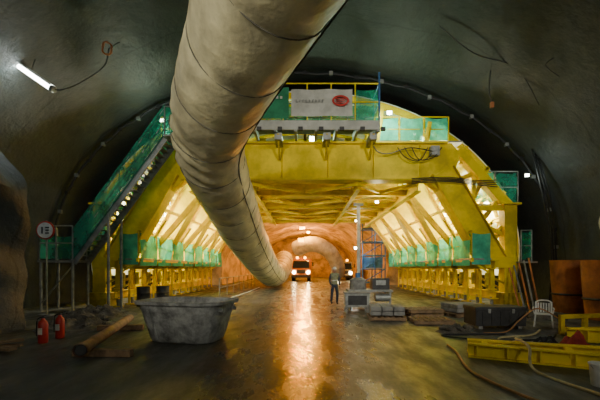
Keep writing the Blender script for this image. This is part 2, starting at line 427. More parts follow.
for k in range(4): b.tube([(4.6,15.1,5.35+k*.07),(6.2,15.05,5.42+k*.06),(7.3,15.1,5.3+k*.06),(8.3,15.1,5.2+k*.1)],0.022,DARK,6,4)
b.tube([(2.9,15.1,7.1),(3.1,15.0,6.7),(3.6,15,6.6),(4.5,15,6.85),(5.5,15.0,6.7)],0.02,BLACK,6,6)
b.box((5.6,15.15,6.75),(0.35,0.3,0.4),GREY)
b.make('hydraulic_hoses',G,smooth=True)

# ---------------------------------------------------------------- access stairs (left)
S=empty('access_staircase')
b=B()
p0=V((-9.1,14.2,2.0)); p1=V((-5.5,14.2,6.9))
for y in(13.75,14.6):
    b.beam((p0.x,y,p0.z-.1),(p1.x,y,p1.z-.1),0.06,0.26,GREY,'C',0.02)
n=24
for i in range(n+1):
    q=p0.lerp(p1,i/n); b.box((q.x,14.18,q.z),(0.24,0.82,0.03),GREY)
for y in(13.75,14.6):
    for i in range(7):
        q=p0.lerp(p1,i/6); b.cyl((q.x,y,q.z),(q.x,y,q.z+1.1),0.022,GREY,8)
    for h in(0.55,1.1): b.cyl((p0.x,y,p0.z+h),(p1.x,y,p1.z+h),0.025,GREY,8)
def slope(b,y,h0,h1):
    vs=[];fs=[];n=20
    for i in range(n+1):
        q=p0.lerp(p1,i/n)
        for k in range(4): vs.append((q.x,y+0.05*noise.noise(V((i*.7,k,1))),q.z+h0+(h1-h0)*k/3))
    for i in range(n):
        for k in range(3): fs.append((i*4+k,(i+1)*4+k,(i+1)*4+k+1,i*4+k+1))
    b.add(vs,fs,NETD)
slope(b,13.72,0.0,1.25); slope(b,14.64,0.0,1.6)
b.box((-9.75,14.2,1.96),(1.4,1.1,0.07),GREY); b.box((-4.7,14.25,6.9),(1.7,1.1,0.07),GREY)
railing(b,(-10.4,13.7,2.0),(-9.1,13.7,2.0),1.35,GREY,0.65,net=NETD,nh=0.9)
railing(b,(-10.4,14.7,2.0),(-10.4,13.7,2.0),1.35,GREY,1.0)
railing(b,(-5.5,13.7,6.93),(-3.9,13.7,6.93),1.1,GREY,0.8,net=NETD)
for x in(-10.35,-9.1):
    for y in(13.72,14.68): b.cyl((x,y,0),(x,y,2.0),0.05,GREY,10); b.box((x,y,0.01),(0.2,0.2,0.02),GREY)
b.cyl((-10.35,13.72,0.3),(-9.1,13.72,1.8),0.03,GREY,8)
for x in(-7.7,): 
    for y in(13.72,14.68): b.cyl((x,y,0),(x,y,3.85),0.055,GREY,10); b.box((x,y,0.01),(0.22,0.22,0.02),GREY)
b.make('stair_flight',S)
b=B(); b.cyl((-9.3,12.6,0),(-9.3,12.6,3.4),0.03,GREY,10); b.cyl((-9.3,12.6,0),(-9.3,12.6,0.04),0.25,GREY,16)
b.cyl((-9.3,12.56,3.05),(-9.3,12.53,3.05),0.33,REDP,28); b.cyl((-9.3,12.53,3.05),(-9.3,12.515,3.05),0.28,WHITE,28)
b.box((-9.4,12.51,3.05),(0.05,0.01,0.24),BLACK); b.box((-9.22,12.51,3.05),(0.12,0.01,0.05),BLACK); b.box((-9.22,12.51,3.15),(0.14,0.01,0.04),BLACK); b.box((-9.22,12.51,2.95),(0.14,0.01,0.04),BLACK)
b.make('speed_limit_sign')

# ---------------------------------------------------------------- ventilation duct
DUCT=mat('duct_fabric',(0.66,0.59,0.35),0.5,0,0.35,1.0,0.6,col2=(0.36,0.32,0.20),bscale=4)
SEAM=mat('duct_seam',(0.12,0.11,0.08),0.7,0,0.2,5,0.1)
D=empty('ventilation_duct')
raw=[(3.6,-9,7.4),(3.4,-5,7.3),(2.9,-1.5,7.0),(1.75,1.2,6.55),(0.5,3.4,6.2),(-0.68,5.5,5.9),(-1.8,7.6,5.6),(-2.6,9.4,5.25),(-2.82,11.2,4.8),(-2.86,13.5,4.2),(-2.87,16,3.5),(-2.86,20,2.65),(-2.82,24,1.9),(-2.7,28,1.25),(-2.5,31,1.2),(-2.3,34,1.7),(-2.3,38,2.6)]
path=catmull([V(p) for p in raw],24)
cum=[0]
for i in range(1,len(path)): cum.append(cum[-1]+(path[i]-path[i-1]).length)
seg=48; vs=[];fs=[]; frames=[]
for i,p in enumerate(path):
    d=(path[min(i+1,len(path)-1)]-path[max(i-1,0)]).normalized(); a=d.cross(V((0,0,1))).normalized(); u=a.cross(d)
    frames.append((p,a,u))
    ph=(cum[i]%1.5)/1.5
    R=1.0+0.04*math.sin(math.pi*ph)**0.6-0.05
    wk=math.exp(-((p.y-9.6)/1.0)**2)
    for k in range(seg):
        t=2*math.pi*k/seg; w=0.03*noise.noise(V((math.cos(t)*2,math.sin(t)*2,cum[i]*1.6)))+0.018*noise.noise(V((math.cos(t)*6,math.sin(t)*6,cum[i]*3)))
        w-=0.10*wk*max(0,-math.cos(t)+.5)*abs(math.sin(cum[i]*5+1.5*math.sin(t*2)))
        sag=0.03*max(0,-math.sin(t))
        vs.append(p+(a*math.cos(t)+u*math.sin(t))*(R+w+sag))
for i in range(len(path)-1):
    for k in range(seg):
        k2=(k+1)%seg; fs.append((i*seg+k,(i+1)*seg+k,(i+1)*seg+k2,i*seg+k2))
b=B(); b.add(vs,fs,DUCT); b.make('duct_skin',D,smooth=True)
b=B()
nx=1.5; i=0
while nx<cum[-1]:
    while cum[i]<nx: i+=1
    p,a,u=frames[i]; pts=[p+(a*math.cos(t)+u*math.sin(t))*(0.962+0.03*max(0,-math.sin(t))) for t in [2*math.pi*k/36 for k in range(37)]]
    b.tube(pts,0.012,SEAM,5,1); nx+=1.5
for t in(math.radians(-35),):
    b.tube([p+(a*math.cos(t)+u*math.sin(t))*1.01 for p,a,u in frames[::3]],0.018,SEAM,5,1)
b.tube([p+u*1.2 for p,a,u in frames[::6]],0.012,DARK,5,1)
for j in range(6,len(frames)-60,36):
    p,a,u=frames[j]; b.cyl(p+u*0.96,p+u*1.2,0.008,DARK,5)
    if p.y>0 and p.y<14:
        b.cyl(p+u*1.2,V((p.x,p.y,10.4)),0.007,DARK,5)
b.make('duct_seams_and_hangers',D)
SACK=mat('pale_duct_fabric',(0.7,0.66,0.55),.7,0,.2,2,.2)
b=B(); b.tube([(-0.9,39.5,3.9),(0.4,38.5,4.3),(1.7,38,4.1),(2.9,38,3.2),(3.6,38.5,1.9),(3.7,40,1.0)],lambda t:0.9-0.15*t,SACK,20,6)
b.make('flexible_air_hose',smooth=True)

# ---------------------------------------------------------------- cables round the arch
b=B()
pts=[]
for i in range(61):
    th=0.02+(math.pi-.04)*i/60; pts.append((11.42*math.cos(th),15.9,2.5+8.05*math.sin(th)+0.05*math.sin(i*2.1)))
b.tube(pts,0.06,BLACK,6,1)
for i in range(0,60,2):
    x,y,z=pts[i]; b.box((x,y,z),(0.16,0.12,0.16),GREY if i%4==0 else BLACK)
for k in range(3):
    b.tube([(9.9+k*.15,15.3,6.9-k*.2),(10.4+k*.15,15.2,4.5),(10.7+.1*k,15.2,2.2),(10.6+k*.2,15.2,0.04)],0.035,BLACK,6,6)
b.make('arch_cable',smooth=True)
b=B()
b.tube([(4.6,12.0,10.0),(6.0,12.4,9.3),(7.6,12.6,8.9),(8.7,13,7.75)],0.02,BLACK,5,6)
b.tube([(7.0,13.2,9.2),(6.95,13.2,8.4),(7.05,13.2,7.9)],0.02,BLACK,5,4)
b.box((7.05,13.2,7.85),(0.12,0.1,0.2),RUST)
b.tube([(8.1,11.4,8.55),(7.9,11.5,8.35),(8.5,11.7,8.1)],0.02,BLACK,5,4)
b.make('hanging_cable',smooth=True)

# ---------------------------------------------------------------- fluorescent lamp
F=empty('fluorescent_lamp')
b=B()
A=V((-9.2,10.9,8.2)); C=V((-7.75,10.75,7.2))
b.cyl(A,C,0.085,LAMP,12)
d=(C-A).normalized()
b.beam(A+V((-.02,.03,.11)),C+V((-.02,.03,.11)),0.2,0.06,WHITE)
b.cyl(A-d*0.06,A+d*.05,0.1,GREY,12); b.cyl(C-d*.05,C+d*0.06,0.1,GREY,12)
b.make('lamp_body',F)
b=B(); b.tube([tuple(C),(-7.5,10.8,7.2),(-7.1,11,7.5),(-6.5,11.3,8.2),(-6.45,11.5,8.9)],0.015,BLACK,6,6)
b.tube([(-6.45+.16*math.cos(k*.7),11.4+.05*math.sin(k*2),8.85+.2*math.sin(k*.7)) for k in range(28)],0.02,RUST,6,2)
b.tube([(-6.45,11.5,8.9),(-6.3,11.6,9.1),(-6.2,11.7,9.25)],0.015,BLACK,6,4)
b.tube([tuple((A+C)/2+V((0,0,.1))),(-8.4,10.9,8.2)],0.01,BLACK,5,1)
b.make('lamp_wiring',F,smooth=True)

# ---------------------------------------------------------------- mortar skip
def rrect(w,d,r,z,n=5):
    pts=[]
    for (cx,cy,a0) in((w/2-r,d/2-r,0),(-(w/2-r),d/2-r,90),(-(w/2-r),-(d/2-r),180),(w/2-r,-(d/2-r),270)):
        for k in range(n+1):
            a=math.radians(a0+90*k/n); pts.append(V((cx+r*math.cos(a),cy+r*math.sin(a),z)))
    return pts
SK=mat('cement_crusted_tub',(0.42,0.42,0.40),0.95,0,0.5,3.5,0.9,spec=0.1,bscale=9)
b=B()
lp=[rrect(1.5,0.95,0.3,0.0),rrect(1.6,1.05,0.34,0.04),rrect(1.85,1.25,0.38,0.5),rrect(2.0,1.4,0.4,0.86),rrect(2.16,1.56,0.42,0.88),rrect(2.18,1.58,0.42,0.95),rrect(1.98,1.38,0.36,0.95),rrect(1.95,1.34,0.36,0.88),rrect(1.72,1.12,0.34,0.5),rrect(1.6,1.0,0.3,0.4)]
b.loops(lp,SK)
for x in(-.55,.55):
    b.beam((x*.85,-0.53,0.08),(x,-0.70,0.86),0.07,0.04,SK)
for sx in(-1,1):
    for sy in(-.3,.3): b.cyl((sx*0.9,sy,0.75),(sx*1.07,sy,0.75),0.05,SK,10)
o=b.make('mortar_skip',smooth=True); o.location=(-2.78,8.35,0); o.rotation_euler=(0,0,math.radians(-14))

def extinguisher(x,y,s=1.0):
    b=B(); prof_=[(0.075,0),(0.085,0.02),(0.085,0.40),(0.07,0.46),(0.035,0.50),(0.03,0.53)]
    b.loops([[V((r*math.cos(2*math.pi*k/20),r*math.sin(2*math.pi*k/20),z)) for k in range(20)] for r,z in prof_],REDP)
    b.cyl((0,0,0.52),(0,0,0.58),0.022,DARK,10); b.beam((-.02,0,.57),(.13,0,.62),.02,.012,DARK); b.beam((-.02,0,.55),(.12,0,.56),.02,.012,DARK)
    b.tube([(-.02,0,.56),(-.11,0,.5),(-.11,-.02,.3),(-.10,-.03,.15)],0.012,BLACK,6,5)
    b.box((0,-0.083,0.26),(0.08,0.01,0.14),WHITE)
    o=b.make('fire_extinguisher',smooth=True); o.location=(x,y,0); o.scale=(s*1.15,s*1.15,s*1.05); return o
extinguisher(-5.95,7.95); extinguisher(-5.95,8.5)

b=B(); p0=V((-3.95,6.15,0.25)); p1=V((-5.1,10.2,0.25)); b.cyl(p0,p1,0.105,PIPE,20,cap=False); b.cyl(p1,p0,0.088,DARK,20,cap=False)
dd=(p1-p0).normalized(); b.cyl(p0,p0+dd*0.12,0.125,PIPE,20,cap=False)
b.cyl(p0+dd*0.02,p0+dd*0.03,0.1,DARK,20); b.make('steel_pipe',smooth=True)
for (x,y,l,a) in((-3.9,6.75,1.15,-3),(-5.05,9.6,1.2,5)):
    b=B(); b.box((0,0,0.07),(l,0.14,0.14),WOOD); o=b.make('timber_sleeper',bevel=0.01); o.location=(x,y,0); o.rotation_euler=(0,0,math.radians(a))

MUD=mat('muddy_spoil',(0.14,0.125,0.10),0.85,0,0.5,3,0.7)
def heap(name,x,y,w,d,h,seed,m=MUD):
    b=B(); n=26;vs=[];fs=[]
    for i in range(n+1):
        for k in range(n+1):
            u=-1+2*i/n; v=-1+2*k/n; r=math.hypot(u,v)
            z=h*max(0,1-r)**0.9*(0.7+0.9*noise.noise(V((u*3+seed,v*3,seed)))) + h*0.35*noise.noise(V((u*8,v*8,seed)))*max(0,1-r)
            vs.append((x+u*w/2,y+v*d/2,max(z,0)-0.005 if r<1 else -0.01))
    for i in range(n):
        for k in range(n): fs.append((i*(n+1)+k,(i+1)*(n+1)+k,(i+1)*(n+1)+k+1,i*(n+1)+k+1))
    b.add(vs,fs,m)
    random.seed(seed)
    for j in range(18):
        a=random.random()*6.28; r=random.random()*0.9; rr=random.uniform(.04,.13)
        b.sph((x+math.cos(a)*r*w/2,y+math.sin(a)*r*d/2,rr*0.6+h*0.45*(1-r)),rr,m,(1,1.2,.7),7,5,jit=0.5)
    return b.make(name,smooth=False)
heap('spoil_heap',-6.6,10.2,1.9,2.4,0.45,2); heap('spoil_heap',-7.4,12.6,2.6,1.7,0.45,9); heap('spoil_heap',7.9,11.9,1.8,1.5,0.4,5)
heap('spoil_heap',4.0,9.3,1.1,0.7,0.2,12)
b=B()
for k,(x,y,a) in enumerate(((-6.6,7.4,20),(-6.3,7.1,-15),(-6.5,7.3,55))):
    M=Matrix.Rotation(math.radians(a),3,'Z'); b.box((x,y,0.03+0.05*k),(1.0,0.16,0.05),WOOD,M)
b.make('scrap_timber')
def drum(x,y,m,name='oil_drum'):
    b=B(); pr=[(0.28,0),(0.29,0.02),(0.28,0.05),(0.28,0.28),(0.295,0.3),(0.28,0.32),(0.28,0.57),(0.295,0.59),(0.28,0.61),(0.28,0.84),(0.29,0.87),(0.26,0.87),(0.26,0.85)]
    b.loops([[V((x+r*math.cos(2*math.pi*k/24),y+r*math.sin(2*math.pi*k/24),z)) for k in range(24)] for r,z in pr],m); return b.make(name,smooth=True)
drum(-7.2,15.6,DARK); drum(-6.5,16.0,DARK)

def pallet(x,y,z=0,n=1,a=0,load=None):
    b=B()
    for j in range(n):
        zz=j*0.15
        for k in(-1,0,1): b.box((0,k*0.45,zz+0.06),(1.2,0.1,0.09),WOOD)
        for k in range(7): b.box((-0.54+k*0.18,0,zz+0.12),(0.12,1.0,0.025),WOOD)
        for k in(-1,0,1): b.box((k*.5,0,zz+0.01),(0.12,1.0,0.02),WOOD)
    if load:
        random.seed(int(x*10))
        for r in range(2):
            for c in range(3):
                b.box((-0.36+c*0.37,-0.2+random.uniform(-.03,.03),n*0.15+0.08+r*0.15),(0.34,0.5,0.13),load)
                b.box((-0.36+c*0.37,0.28,n*0.15+0.08+r*0.15),(0.34,0.4,0.13),load)
    o=b.make('wooden_pallet',bevel=0.012); o.location=(x,y,z); o.rotation_euler=(0,0,math.radians(a)); return o
pallet(4.1,12.4,0,2,8); pallet(2.7,11.7,0,1,-6,CONC); pallet(5.6,12.5,0,1,15,CONC); pallet(3.9,10.9,0,1,-4)
b=B()
x0,y0=2.65,14.6
for sx in(-.8,.8):
    for sy in(-.4,.4): b.beam((x0+sx,y0+sy,0),(x0+sx,y0+sy,0.75),0.08,0.08,GREY)
b.box((x0,y0,0.78),(1.8,1.0,0.08),GREY); b.box((x0,y0,0.25),(1.7,0.9,0.05),GREY)
b.cyl((x0-.45,y0,0.82),(x0-.45,y0,1.2),0.34,CONC,24); b.cyl((x0-.45,y0,1.2),(x0-.45,y0,1.3),0.35,CONC,24,r2=0.2)
b.cyl((x0-.45,y0,1.3),(x0-.45,y0,1.5),0.1,BLUE,12)
b.box((x0+.45,y0,1.05),(0.7,0.6,0.45),DARK); b.cyl((x0+.2,y0-.35,0.5),(x0+.8,y0-.35,0.5),0.16,GREY,16)
b.box((x0+.45,y0-.31,1.1),(0.4,0.02,0.2),GREY)
b.make('grout_mixer',smooth=True)
b=B(); b.box((1.95,13.3,0.5),(0.9,0.6,0.5),GREY); b.box((1.95,13.3,0.77),(0.96,0.66,0.05),CONC)
for sx in(-.4,.4):
    for sy in(-.25,.25): b.box((1.95+sx,13.3+sy,0.13),(0.06,0.06,0.26),GREY)
b.box((1.95,12.99,0.5),(0.7,0.02,0.35),DARK)
b.make('site_cabinet',bevel=0.01)
b=B(); b.box((5.45,10.1,0.3),(1.4,0.75,0.44),DARK); b.box((5.45,10.1,0.56),(1.44,0.79,0.1),DARK)
for sx in(-.55,.55): b.box((5.45+sx,10.1,0.04),(0.12,0.7,0.08),GREY); b.box((5.45+sx*.6,9.71,0.5),(0.08,0.03,0.12),GREY)
for k in range(5): b.box((4.95+k*.25,9.72,0.3),(0.04,0.02,0.4),DARK)
b.make('tool_chest',bevel=0.015)
b=B()
for sx in(-1,1):
    b.beam((sx*.24,-.22,0),(sx*.2,-.2,.42),.04,.03,WHITE); b.beam((sx*.24,.26,0),(sx*.2,.2,.42),.04,.03,WHITE)
    b.beam((sx*.2,.2,.42),(sx*.2,.3,.82),.05,.03,WHITE); b.tube([(sx*.22,-.2,.42),(sx*.26,-.22,.6),(sx*.26,-.1,.64),(sx*.25,.24,.62)],.018,WHITE,8,4)
b.box((0,0,.43),(.44,.44,.03),WHITE)
for k in range(5): b.beam((-.14+k*.07,.21,.46),(-.14+k*.07,.29,.78),.04,.015,WHITE)
b.tube([(-.2,.3,.8),(-.1,.32,.86),(.1,.32,.86),(.2,.3,.8)],.025,WHITE,8,4)
o=b.make('plastic_chair',bevel=0.008); o.location=(6.95,10.2,0); o.rotation_euler=(0,0,math.radians(-35)); o.scale=(.95,.95,.85)
def casing(x,y,r,h,tilt):
    b=B(); L=[]
    for (rr,z) in((r*.8,0),(r*.82,.05),(r*.88,h*.3),(r*.95,h*.6),(r,h*.98),(r*1.02,h),(r*.95,h),(r*.93,h*.9),(r*.8,.3)):
        L.append([V((rr*math.cos(2*math.pi*k/36),rr*math.sin(2*math.pi*k/36),z)) for k in range(36)])
    b.loops(L,RUST)
    for z,rr in((h*.35,r*.9),):
        b.tube([(rr*math.cos(2*math.pi*k/36),rr*math.sin(2*math.pi*k/36),z) for k in range(37)],0.04,DARK,6,1)
    o=b.make('steel_casing',smooth=True); o.location=(x,y,0); o.rotation_euler=(0,0,tilt); return o
casing(10.3,13.5,0.72,2.0,0); casing(9.95,11.5,0.72,1.95,1)
b=B()
b.beam((3.15,6.75,0.13),(5.6,5.55,0.13),0.2,0.26,YEL,'I',0.025); b.beam((3.3,7.1,0.13),(5.9,6.2,0.13),0.2,0.26,YEL,'I',0.025)
for k in range(6):
    q=V((3.25,6.72,0)).lerp(V((5.5,5.6,0)),k/5); b.box((q.x,q.y-.06,0.13),(0.03,0.12,0.2),YEL)
b.beam((3.4,6.6,.2),(3.6,7.05,.2),.1,.1,YEL); b.beam((4.6,6.0,.2),(4.9,6.6,.2),.1,.1,YEL)
b.make('steel_waler')
b=B(); b.beam((6.1,8.15,0.16),(8.3,7.5,0.16),0.22,0.3,YEL,'I',0.03); b.beam((6.4,8.5,0.12),(8.6,8.3,0.12),0.2,0.24,YEL,'I',0.03)
for k in range(4): b.box((6.4+k*.5,8.0-k*.15,.16),(.03,.2,.24),YEL)
b.make('steel_waler')
b=B()
for (p,q) in (((6.6,9.0,0.1),(8.2,9.3,0.1)),((6.6,9.0,0.45),(8.2,9.3,0.45)),((6.6,9.0,0),(6.6,9.0,0.5)),((8.2,9.3,0),(8.2,9.3,0.5)),((7.3,9.13,0),(7.3,9.13,0.5))): b.beam(p,q,0.1,0.1,YELD)
b.make('steel_bracing_frame')
b=B()
def cloth(cx,cy,w,d,h,m,seed,base=0.0):
    n=18;vs=[];fs=[]
    for i in range(n+1):
        for k in range(n+1):
            u=-1+2*i/n;v=-1+2*k/n;r=min(1,math.hypot(u,v))
            z=base+h*(1-r)*(1+1.2*noise.noise(V((u*2.5+seed,v*2.5,0))))+0.05*abs(noise.noise(V((u*6,v*6,seed))))+0.005
            vs.append((cx+u*w/2*(1+.25*noise.noise(V((v*2,seed,0)))),cy+v*d/2*(1+.25*noise.noise(V((u*2,seed,4)))),z))
    for i in range(n):
        for k in range(n): fs.append((i*(n+1)+k,(i+1)*(n+1)+k,(i+1)*(n+1)+k+1,i*(n+1)+k+1))
    b.add(vs,fs,m)
REDC=mat('red_fabric',(0.42,0.05,0.035),0.9,0,0.4,4,0.3)
cloth(5.65,7.35,0.9,0.6,0.28,REDC,3); cloth(5.2,7.6,0.6,0.5,0.2,BLACK,8)
b.make('tarpaulin_heap',smooth=True)
b=B()
HOSE=mat('orange_hose',(0.42,0.2,0.07),0.6,0,0.2,5,0.05); HOSEY=mat('yellow_hose',(0.6,0.5,0.25),0.6,0,0.2,5,0.05)
b.tube([(3.1,7.6,.03),(3.0,6.9,.03),(2.75,6.0,.03),(2.7,5.4,.03),(2.85,4.6,.03),(3.1,4.0,.03)],.022,HOSE,8,8)
b.tube([(6.3,9.4,.03),(5.6,8.7,.03),(4.7,8.4,.03),(4.4,7.8,.03),(4.5,7.3,.2),(4.1,6.8,.33),(3.9,6.1,.33),(3.75,5.7,.03),(3.9,4.6,.03)],.025,HOSEY,8,8)
b.tube([(6.3,8.8,.03),(5.8,8.3,.03),(5.0,8.1,.03),(4.0,8.2,.03),(3.4,8.7,.03),(4.1,8.85,.03),(5.1,8.9,.03)],.022,BLACK,8,8)
b.tube([(7.4,9.9,.03),(6.9,9.6,.35),(6.3,9.5,.6),(5.8,9.45,.3),(5.3,9.2,.03),(4.6,9.0,.03)],.018,HOSE,8,8)
b.make('hose_tangle',smooth=True)
b=B(); b.loops([[V((4.28+r*math.cos(2*math.pi*k/24),5.05+r*math.sin(2*math.pi*k/24),z)) for k in range(24)] for r,z in((.12,0),(.125,.01),(.15,.3),(.16,.3),(.16,.32),(.14,.32),(.12,.03))],WHITE)
b.tube([(4.12,5.05,.3),(4.2,4.98,.18),(4.36,4.98,.18),(4.44,5.05,.3)],.006,GREY,6,5); b.make('plastic_bucket',smooth=True)
b=B()
for k in range(5): b.cyl((8.2+k*.18,13.3,0),(8.4+k*.2,14.4,1.7+.1*k),0.035,GREY if k%2 else RUST,8)
b.make('steel_props')
b=B(); b.cyl((10.98,12.4,3.3),(10.98,12.36,3.3),0.58,WHITE,28); b.cyl((10.98,12.44,0),(10.98,12.44,3.5),0.04,GREY,8); b.box((10.98,12.44,.02),(.4,.4,.04),GREY); b.make('round_mirror_sign')

b=B(); b.tube([(-6.2,14.2,.04),(-4.8,16,.04),(-4.2,19,.04),(-3.95,24,.04),(-3.9,30,.04)],.04,WHITE,8,6); b.make('water_hose',smooth=True)
b=B(); railing(b,(-4.9,20,0),(-4.9,34,0),1.1,GREY,2.0,r=0.03); b.make('pedestrian_barrier')
b=B(); b.box((2.9*1.0,19.0,2.6),(0.16,0.16,5.2),GREY); b.box((2.9,19,0.02),(.4,.4,.04),GREY); b.box((2.9,19,5.15),(.5,.3,.1),GREY)
b.make('steel_prop_post')
b=B()
for x in(5.1,6.2,7.1):
    for y in(31.0,32.4): b.cyl((x,y,0),(x,y,5.6),0.05,BLUE,8)
for z in(0.4,1.6,2.8,4.0,5.2):
    for y in(31.0,32.4): b.cyl((5.1,y,z),(7.1,y,z),0.045,BLUE,8)
    for x in(5.1,7.1): b.cyl((x,31,z),(x,32.4,z),0.045,BLUE,8)
    if z>1: b.box((6.1,31.7,z+.05),(2.0,1.4,0.05),GREY)
for i in range(4): b.cyl((5.1,31,0.4+i*1.2),(7.1,31,1.6+i*1.2),0.04,BLUE,8)
netpanel(b,(5.15,31.05,1.7),(6.9,31.05,1.7),1.0,BLUE)
b.make('scaffold_tower')

# ---------------------------------------------------------------- vehicles
def truck(name,x,y,body,lampm,s=1.0):
    E=empty(name,(x,y,0)); b=B()
    b.box((0,0.9,2.05),(2.3,1.9,1.6),body); b.box((0,0.1,1.15),(2.4,0.5,0.8),body)
    b.prism([(-1.1,1.7),(1.1,1.7),(1.0,2.6),(-1.0,2.6)],-0.09,-0.02,GLASS)
    b.box((0,-.2,.65),(2.5,.25,.35),DARK); b.box((0,-.17,1.25),(1.1,.06,.45),DARK)
    b.box((0,1.2,2.95),(1.6,.5,.16),body)
    b.prism([(-1.3,1.0),(1.3,1.0),(1.45,2.9),(-1.45,2.9)],2.1,6.2,body)
    b.box((0,3.2,.85),(1.1,6.6,.3),DARK)
    for yy in(0.7,3.6,5.1):
        for sx in(-1,1):
            b.cyl((sx*.8,yy,.52),(sx*1.2,yy,.52),.52,BLACK,20); b.cyl((sx*1.2,yy,.52),(sx*1.23,yy,.52),.26,GREY,14)
    for sx in(-1,1):
        b.cyl((sx*.9,-.2,1.15),(sx*.9,-.26,1.15),.2,lampm,14); b.beam((sx*1.2,.1,2.4),(sx*1.5,0,2.4),.03,.03,DARK); b.box((sx*1.5,-.02,2.2),(.2,.06,.5),DARK)
        b.cyl((sx*.5,.9,3.05),(sx*.5,.84,3.05),.16,LAMPO,12)
    b.make('truck_body',E,bevel=0.03); E.scale=(s,s,s); return E
truck('dump_truck',-0.5,45,ORANGE,LAMPH,1.0); truck('dump_truck',5.3,47,mat('white_truck_paint',(.4,.38,.33),.5),LAMPH,0.9)
# ---------------------------------------------------------------- worker
W=empty('construction_worker',(1.37,16.3,0)); W.rotation_euler=(0,0,math.radians(15))
NAVY=mat('navy_workwear',(0.04,0.05,0.08),.8,0,.3,10,.2); VEST=mat('hi_vis_vest',(0.28,0.28,0.16),.7,0,.2,10,.1); SKIN=mat('skin',(0.45,0.25,0.17),.5,0,.1,10,.02); REFL=mat('reflective_tape',(.7,.7,.68),.3)
def skin(name,verts,edges,rad,mfun,parent,sub=2,root=0):
    me=bpy.data.meshes.new(name); me.from_pydata(verts,edges,[]); o=bpy.data.objects.new(name,me); bpy.context.collection.objects.link(o)
    md=o.modifiers.new('s','SKIN'); md.use_smooth_shade=True
    for i,r in enumerate(rad):
        sv=me.skin_vertices[0].data[i]; sv.radius=r if isinstance(r,tuple) else (r,r); sv.use_root=(i==root)
    sb=o.modifiers.new('u','SUBSURF'); sb.levels=sub; sb.render_levels=sub
    dg=bpy.context.evaluated_depsgraph_get(); em=bpy.data.meshes.new_from_object(o.evaluated_get(dg)); o.modifiers.clear(); o.data=em
    ml=[]; 
    for p in em.polygons:
        m=mfun(p.center)
        if m not in ml: ml.append(m)
    em.materials.clear()
    for m in ml: em.materials.append(m)
    for p in em.polygons: p.material_index=ml.index(mfun(p.center)); p.use_smooth=True
    o.parent=parent; return o
vv=[(0,0,.93),(0,.01,1.1),(0,0,1.28),(0,0,1.42),(0,-.01,1.5),
 (.17,0,1.38),(.25,.03,1.12),(.24,-.06,.9),(-.17,0,1.38),(-.25,-.04,1.12),(-.23,-.14,.92),
 (.09,0,.88),(.11,-.1,.5),(.11,-.05,.1),(-.09,0,.88),(-.11,.03,.5),(-.11,.14,.12),
 (.11,-.17,.05),(-.11,.03,.05)]
ee=[(0,1),(1,2),(2,3),(3,4),(3,5),(5,6),(6,7),(3,8),(8,9),(9,10),(0,11),(11,12),(12,13),(0,14),(14,15),(15,16),(13,17),(16,18)]
rr=[(.15,.11),(.15,.105),(.17,.115),(.13,.09),.055,.075,.05,.036,.075,.05,.036,.095,.07,.055,.095,.07,.055,.05,.05]
def mf(c):
    if c.z<.16: return BLACK
    if c.z>1.47: return SKIN
    if abs(c.x)<.19 and .95<c.z:
        if 1.1<c.z<1.14: return REFL
        return VEST
    return NAVY
skin('body',vv,ee,rr,mf,W)
b=B()
hl=[]
for z,rx,ry,oy in((1.47,.045,.05,.0),(1.50,.055,.07,-.015),(1.53,.065,.085,-.015),(1.58,.074,.095,-.005),(1.63,.077,.098,0),(1.68,.072,.092,.005),(1.72,.05,.065,.01)):
    hl.append([V((rx*math.cos(2*math.pi*k/20),oy+ry*math.sin(2*math.pi*k/20),z)) for k in range(20)])
b.loops(hl,SKIN)
b.loops([[V((w*math.cos(2*math.pi*k/8),-.095-d+w*.5*math.sin(2*math.pi*k/8),z)) for k in range(8)] for z,w,d in((1.565,.014,.018),(1.575,.016,.022),(1.6,.01,.008),(1.62,.006,0))],SKIN)
for s in(-1,1): b.sph((s*.078,0,1.6),.028,SKIN,(.4,.8,1.1),8,6); b.sph((s*.028,-.092,1.615),.010,DARK,(1.2,.6,.7),8,6)
b.box((0,-.1,1.54),(.045,.01,.008),REDC)
b.make('head',W,smooth=True)
b=B(); hh=[]
for i in range(8):
    t=i/7*math.pi/2; hh.append([V((.105*math.cos(t)*math.cos(2*math.pi*k/24)+1e-4*math.cos(k),.005+.13*math.cos(t)*math.sin(2*math.pi*k/24),1.645+.115*math.sin(t))) for k in range(24)])
b.loops(hh,WHITE); b.loops([[V((r*math.cos(2*math.pi*k/24),-.01+r*1.25*math.sin(2*math.pi*k/24),z)) for k in range(24)] for r,z in((.105,1.645),(.125,1.64),(.125,1.65),(.1,1.655))],WHITE)
b.make('hard_hat',W,smooth=True)
for s,(wx,wy,wz) in((1,(.24,-.06,.9)),(-1,(-.23,-.14,.92))):
    hv=[(wx,wy,wz),(wx,wy-.01,wz-.05),(wx,wy-.015,wz-.09)]; he=[(0,1),(1,2)]; hr=[.024,(.036,.018),(.036,.016)]
    for j in range(4):
        fx=wx; fy=wy-.045+j*.022; L=(.065,.075,.07,.055)[j]
        o=len(hv); hv+=[(fx,fy,wz-.095),(fx-s*.008,fy-.004,wz-.10-L*.5),(fx-s*.025,fy-.004,wz-.10-L)]; he+=[(2,o),(o,o+1),(o+1,o+2)]; hr+=[.010,.009,.008]
    o=len(hv); hv+=[(wx-s*.01,wy-.045,wz-.05),(wx-s*.02,wy-.07,wz-.085),(wx-s*.02,wy-.075,wz-.11)]; he+=[(1,o),(o,o+1),(o+1,o+2)]; hr+=[.012,.010,.009]
    skin('hand_'+('left' if s>0 else 'right'),hv,he,hr,lambda c:SKIN,W,1)

